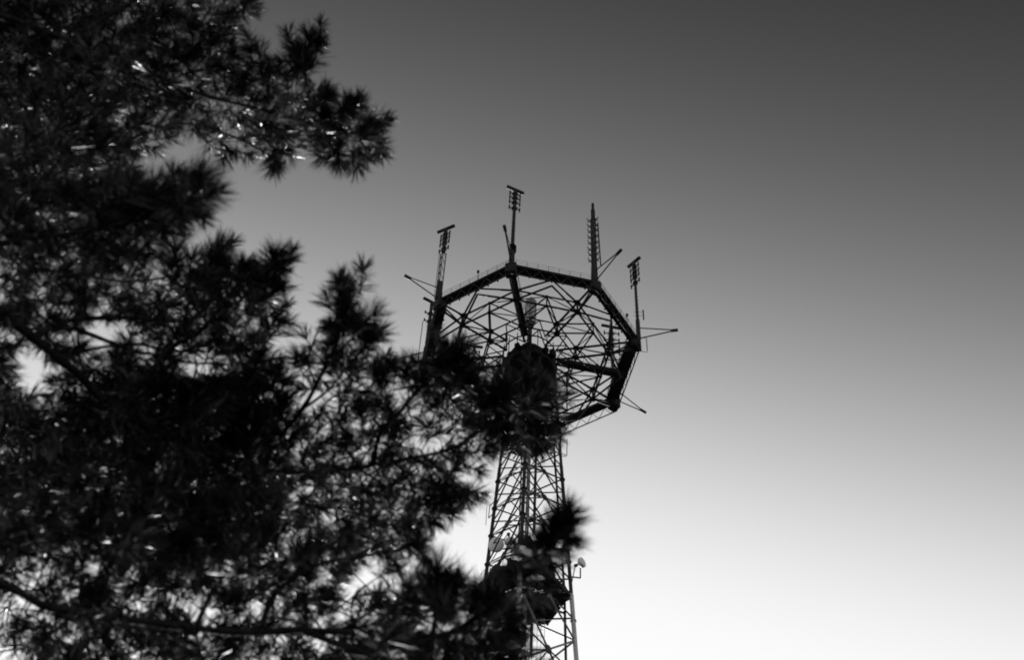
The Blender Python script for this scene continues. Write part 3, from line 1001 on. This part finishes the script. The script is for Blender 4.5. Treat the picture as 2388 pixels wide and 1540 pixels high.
# (base u, v, tip u, v, depth or None, needle length m, needles)
TIPS = [
    (708, 175, 722, 85, 5.2, .066, 260), (690, 200, 700, 140, 5.2, .062, 170), (715, 165, 742, 120, 5.2, .06, 150), (705, 165, 690, 115, 5.2, .06, 150), (735, 150, 740, 95, 5.25, .06, 130), (612, 200, 606, 120, 5.2, .064, 210), (625, 215, 630, 160, 5.2, .06, 140),
    (830, 320, 880, 300, 5.2, .060, 200), (800, 270, 818, 240, 5.2, .055, 170), (745, 265, 765, 225, 5.2, .055, 150), (830, 350, 850, 365, 5.2, .055, 150), (790, 350, 790, 380, 5.2, .055, 150),
    (640, 350, 640, 390, 5.2, .058, 170), (530, 340, 524, 365, 5.2, .055, 140), (850, 330, 885, 335, 5.15, .055, 150), (560, 40, 580, 5, 5.4, .06, 150), (510, 100, 530, 80, 5.4, .055, 130),
    (400, 475, 465, 420, 3.45, .072, 260), (340, 500, 420, 455, 3.45, .074, 260), (290, 520, 350, 480, 3.5, .07, 220), (370, 500, 430, 490, 3.4, .07, 180), (230, 530, 270, 470, 3.5, .07, 170), (330, 540, 350, 590, 3.5, .066, 150), (220, 560, 250, 610, 3.5, .066, 170),
    (485, 640, 506, 590, 4.3, .062, 200), (400, 660, 400, 620, 4.3, .062, 170), (440, 650, 446, 605, 4.3, .06, 140), (635, 640, 642, 600, 4.2, .062, 200), (625, 660, 668, 610, 4.2, .055, 120), (610, 700, 650, 670, 4.2, .058, 140), (620, 770, 645, 745, 4.2, .05, 130), (560, 670, 570, 630, 4.25, .06, 140),
    (803, 760, 800, 680, 4.3, .066, 230), (800, 800, 803, 730, 4.3, .064, 190), (770, 720, 765, 700, 4.3, .055, 90), (728, 815, 714, 790, 4.35, .05, 60), (725, 815, 735, 790, 4.35, .05, 50), (850, 810, 868, 775, 4.4, .055, 150), (700, 860, 690, 835, 4.35, .055, 120), (655, 890, 650, 860, 4.3, .055, 120),
    (950, 895, 948, 860, 4.3, .06, 130), (1000, 880, 990, 845, 4.25, .05, 70), (1050, 860, 1050, 825, 4.2, .064, 200), (1075, 870, 1085, 850, 4.2, .05, 120), (1030, 880, 1040, 850, 4.2, .06, 160), (1060, 905, 1090, 890, 4.2, .06, 160), (900, 900, 900, 870, 4.3, .055, 130), (920, 870, 910, 845, 4.3, .05, 90),
    (1180, 940, 1180, 905, 4.3, .062, 210), (1220, 930, 1235, 895, 4.3, .062, 220), (1160, 970, 1150, 940, 4.3, .06, 190), (1230, 960, 1265, 950, 4.3, .06, 200), (1200, 1000, 1240, 1010, 4.3, .058, 200), (1170, 1010, 1200, 1030, 4.3, .058, 190), (1240, 990, 1270, 1010, 4.3, .055, 170), (1120, 1020, 1150, 1040, 4.3, .055, 170), (1250, 930, 1270, 910, 4.3, .05, 160), (1210, 960, 1230, 960, 4.3, .06, 200), (1130, 960, 1125, 930, 4.3, .05, 120),
    (1080, 1145, 1115, 1150, 4.3, .052, 120), (1050, 1130, 1080, 1160, 4.3, .055, 130), (1010, 1180, 1040, 1180, 4.3, .062, 200), (990, 1190, 1005, 1220, 4.3, .06, 180), (1090, 1060, 1130, 1055, 4.3, .055, 150), (940, 1270, 965, 1275, 3.9, .058, 190), (920, 1240, 955, 1230, 4.0, .058, 190), (900, 1300, 920, 1315, 3.9, .055, 150),
    (1020, 1380, 1018, 1335, 3.5, .078, 260), (1010, 1410, 985, 1380, 3.5, .07, 190), (1035, 1410, 1060, 1380, 3.5, .07, 190), (1020, 1440, 1020, 1400, 3.5, .07, 180), (1090, 1440, 1110, 1395, 3.45, .062, 190), (1130, 1440, 1140, 1400, 3.4, .062, 190),
    (1262, 1285, 1312, 1222, 2.8, .056, 255), (1255, 1290, 1290, 1235, 2.8, .052, 221), (1270, 1290, 1318, 1262, 2.8, .05, 130), (1245, 1310, 1262, 1280, 2.85, .052, 255), (1285, 1255, 1322, 1200, 2.8, .046, 153), (1222, 1320, 1236, 1290, 2.9, .036, 255), (1212, 1350, 1232, 1330, 2.95, .036, 255),
    (1220, 1330, 1215, 1290, 3.1, .036, 255), (1240, 1350, 1268, 1325, 3.1, .052, 238), (1195, 1390, 1208, 1350, 3.2, .055, 255), (1230, 1375, 1256, 1382, 3.1, .05, 120), (1170, 1420, 1195, 1420, 3.3, .055, 221), (1210, 1300, 1228, 1275, 3.05, .036, 221), (1285, 1300, 1310, 1285, 2.9, .046, 187),
    (1130, 1480, 1170, 1500, 3.5, .066, 210), (1110, 1510, 1150, 1530, 3.5, .066, 210), (1160, 1450, 1195, 1470, 3.4, .06, 170), (1080, 1500, 1090, 1540, 3.5, .066, 210), (1150, 1530, 1185, 1545, 3.5, .06, 190), (960, 1520, 990, 1545, 3.6, .066, 190), (1040, 1500, 1050, 1530, 3.55, .066, 200),
]

shoots = []     # (base Vector, dir Vector, length, needle length, count, depth order)
for (bu, bv, tu, tv, dep, nl, cnt) in TIPS:
    b0 = at(bu, bv, dep)
    b1 = at(tu, tv, dep + rng.normal(0, .03))
    shoots.append((b0, (b1 - b0).normalized(), (b1 - b0).length, nl * 1.32, cnt))

for (bu, bv, dep, n, sx, sy) in ((845, 320, 5.2, 9, 28, 30), (800, 290, 5.2, 8, 30, 25), (716, 140, 5.2, 11, 30, 26), (606, 150, 5.2, 10, 30, 32), (520, 120, 5.2, 6, 30, 30), (640, 350, 5.2, 6, 18, 25), (800, 365, 5.2, 6, 30, 12), (760, 280, 5.2, 6, 30, 25), (400, 480, 3.45, 8, 45, 30), (640, 650, 4.2, 7, 22, 45), (500, 640, 4.3, 7, 40, 25), (803, 740, 4.3, 9, 18, 50), (1050, 870, 4.2, 8, 30, 25), (1190, 950, 4.3, 14, 45, 35), (1020, 1190, 4.3, 7, 30, 18), (1020, 1400, 3.5, 7, 25, 30), (1210, 1010, 4.3, 8, 45, 20)):
    for k in range(n):
        u_, v_ = bu + rng.normal(0, sx * .6), bv + rng.normal(0, sy * .6)
        b0 = at(u_, v_, dep + rng.normal(0, .06))
        a_ = rng.uniform(0, 2 * math.pi)
        du, dv = math.cos(a_) * 22 + (u_ - bu) * .7, math.sin(a_) * 22 + (v_ - bv) * .7 - 12
        b1 = at(u_ + du, v_ + dv, dep + rng.normal(0, .05))
        shoots.append((b0, (b1 - b0).normalized(), (b1 - b0).length, float(rng.uniform(.05, .072)), int(rng.uniform(110, 210))))

# fill the crown
SP = 21.0
pts_px = []
tries = 0
grid = {}
while tries < 90000:
    tries += 1
    x, y = rng.uniform(-230, 1260), rng.uniform(-150, 1700)
    if not inside(x, y, OUT):
        continue
    k = keep(x, y)
    if rng.random() > k:
        continue
    offframe = x < -20 or y > 1560 or y < -20
    sp = SP * (1.6 if offframe else 1.0)
    # heavier in the dark heart of the crown
    if 0 < x < 640 and 880 < y < 1300:
        sp *= .62
    elif x < 420 and y < 620:
        sp *= .8
    elif y > 1330:
        sp *= 1.12
    gx, gy = int(x // SP), int(y // SP)
    ok = True
    for i in range(gx - 2, gx + 3):
        for j in range(gy - 2, gy + 3):
            for (qx, qy) in grid.get((i, j), ()):
                if (qx - x) ** 2 + (qy - y) ** 2 < sp * sp:
                    ok = False
    if not ok:
        continue
    grid.setdefault((gx, gy), []).append((x, y))
    pts_px.append((x, y))
for (x, y) in pts_px:
    d2 = (LIMB_PIX[:, 0] - x) ** 2 + (LIMB_PIX[:, 1] - y) ** 2
    # choose among the nearest limbs at random so that depth is mixed
    order = np.argsort(d2)[:60]
    j = int(rng.choice(order[:int(rng.choice([6, 12, 60]))]))
    spread = min(.45, .10 + .0018 * math.sqrt(d2[j]))
    dep = LIMB_DEP[j] + (abs(rng.normal(0, spread)) + .05 if rng.random() < .85 else rng.normal(0, spread))
    dep = min(max(dep, 3.0), 6.2)
    p = at(x, y, dep)
    base_dir = Vector(ND[j])
    away = p - Vector(NP[j])
    away = away.normalized() if away.length > 1e-4 else Vector((0, 0, 1))
    d = base_dir * .5 + away * .8 + Vector((0, 0, .35)) + Vector(rng.normal(0, .45, 3))
    d.normalize()
    shoots.append((p, d, float(rng.uniform(.04, .11)), float(rng.uniform(.05, .092)), int(rng.uniform(70, 200))))

# join every shoot to the wood with a twig
order = []
for i, s_ in enumerate(shoots):
    dd = np.min(((NP - np.array(s_[0])) ** 2).sum(1))
    order.append((dd, i))
order.sort()
allP = np.zeros((60000, 3))
nP = len(NP)
allP[:nP] = NP
dropped = 0
for dd, i in order:
    b0, d, L, nl, cnt = shoots[i]
    bp_ = np.array(b0)
    # prefer wood lying behind the shoot (against its growth direction)
    diff = bp_ - allP[:nP]
    dist = np.sqrt((diff ** 2).sum(1)) + 1e-6
    cosb = (diff @ np.array(d)) / dist
    cost = dist * (1.35 - .35 * cosb)
    j = int(np.argmin(cost))
    src = Vector(allP[j])
    li = NL[j]
    gap = (b0 - src).length
    if gap > .32:
        dropped += 1
        continue
    tip = b0 + d * L
    if gap > .01:
        md = Vector(ND[j])
        c1 = src + (md * .25 + (b0 - src).normalized() * .75) * gap * .35
        c2 = b0 - (d * .6 + (b0 - src).normalized() * .4) * gap * .25
        c1 += Vector(rng.normal(0, .02 * gap, 3))
        m = max(3, int(gap / .03))
        cv = []
        for q in range(m + 1):
            t = q / m
            u = 1 - t
            cv.append(src * u ** 3 + c1 * 3 * u * u * t + c2 * 3 * u * t * t + b0 * t ** 3)
        if gap > .1:      # no twig hangs across the open sky
            out_ = [not inside(*topix(c_), OUT) for c_ in cv[1:-1]]
            if sum(out_) > .3 * len(out_):
                dropped += 1
                continue
        rr0 = .0022 + .004 * min(gap, .8)
        limb_mesh[li].add(cv, [rr0 + (.0018 - rr0) * (q / m) for q in range(m + 1)], 5)
        for q in range(1, m + 1):
            if nP < 59990:
                allP[nP] = cv[q]
                nP += 1
                NL.append(li)
                ND.append((cv[q] - cv[q - 1]).normalized())
    limb_mesh[li].add([b0, b0 + d * L * .5, tip], [.0024, .0022, .0012], 5)
    limb_shoots[li].append((np.array(b0), np.array(d), L, nl, cnt))


def needle_mesh(name, sh, parent):
    B_, D_, T_, LN, W_ = [], [], [], [], []
    for (b0, d, L, nl, cnt) in sh:
        # fascicles stand in loose bundles along the shoot
        nb = max(12, int(cnt / 3.2))
        tb = np.concatenate([rng.uniform(0, 1, int(nb * .7)), rng.uniform(.8, 1.0, nb - int(nb * .7))])
        ab = rng.uniform(0, 2 * np.pi, nb) + np.arange(nb) * 2.4
        ob_ = np.radians(np.clip(62 - 30 * tb ** 2 + rng.normal(0, 13, nb), 4, 95))
        lb = rng.uniform(.82, 1.06, nb)
        per = rng.integers(2, 5, nb)
        idx = np.repeat(np.arange(nb), per)
        nf = len(idx)
        x = np.cross(d, [0.31, 0.17, 0.93])
        x /= np.linalg.norm(x)
        y = np.cross(d, x)
        t = np.clip(tb[idx] + rng.normal(0, .035, nf), 0, 1)
        a2 = ab[idx] + rng.normal(0, .09, nf)
        o2 = ob_[idx] + rng.normal(0, .055, nf)
        dr = (np.cos(o2)[:, None] * d + (np.sin(o2) * np.cos(a2))[:, None] * x + (np.sin(o2) * np.sin(a2))[:, None] * y)
        B_.append(b0 + d * (L * t)[:, None])
        D_.append(dr)
        LN.append(nl * lb[idx] * rng.uniform(.85, 1.08, nf))
    B_ = np.concatenate(B_)
    D_ = np.concatenate(D_)
    LN = np.concatenate(LN)
    n = len(B_)
    rv = rng.normal(0, 1, (n, 3))
    W_ = np.cross(D_, rv)
    W_ /= np.linalg.norm(W_, axis=1)[:, None]
    C_ = np.cross(D_, W_)
    bend = rng.normal(0, .07, n)
    mid = B_ + D_ * (LN * .52)[:, None] + C_ * (bend * LN)[:, None]
    tip = B_ + D_ * LN[:, None] - np.array([0, 0, 1]) * (LN * .05)[:, None]
    hw = (rng.uniform(.0009, .0013, n))[:, None]
    V = np.empty((n, 5, 3))
    V[:, 0] = B_ - W_ * hw * .8
    V[:, 1] = B_ + W_ * hw * .8
    V[:, 2] = mid + W_ * hw
    V[:, 3] = mid - W_ * hw
    V[:, 4] = tip
    V = V.reshape(-1, 3) + np.array(wloc(parent, (0, 0, 0)))
    i0 = np.arange(n)[:, None] * 5
    loops = np.concatenate([i0 + np.array([0, 1, 2, 3]), i0 + np.array([3, 2, 4])], axis=1).reshape(-1)
    starts = (np.arange(n)[:, None] * 7 + np.array([0, 4])).reshape(-1)
    totals = np.tile([4, 3], n)
    me = bpy.data.meshes.new(name)
    me.vertices.add(len(V))
    me.vertices.foreach_set('co', V.astype(np.float32).reshape(-1))
    me.loops.add(len(loops))
    me.loops.foreach_set('vertex_index', loops.astype(np.int32))
    me.polygons.add(len(starts))
    me.polygons.foreach_set('loop_start', starts.astype(np.int32))
    me.polygons.foreach_set('loop_total', totals.astype(np.int32))
    me.update(calc_edges=True)
    me.validate()
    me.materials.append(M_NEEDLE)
    ob = bpy.data.objects.new(name, me)
    link(ob, parent)
    ob["kind"] = "stuff"
    return n


tot = 0
for li in range(len(LIMBS)):
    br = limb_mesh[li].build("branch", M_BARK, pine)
    if limb_shoots[li]:
        tot += needle_mesh("needles", limb_shoots[li], br)
print("shoots", len(shoots), "dropped", dropped, "needles", tot, "objects", len(bpy.data.objects))
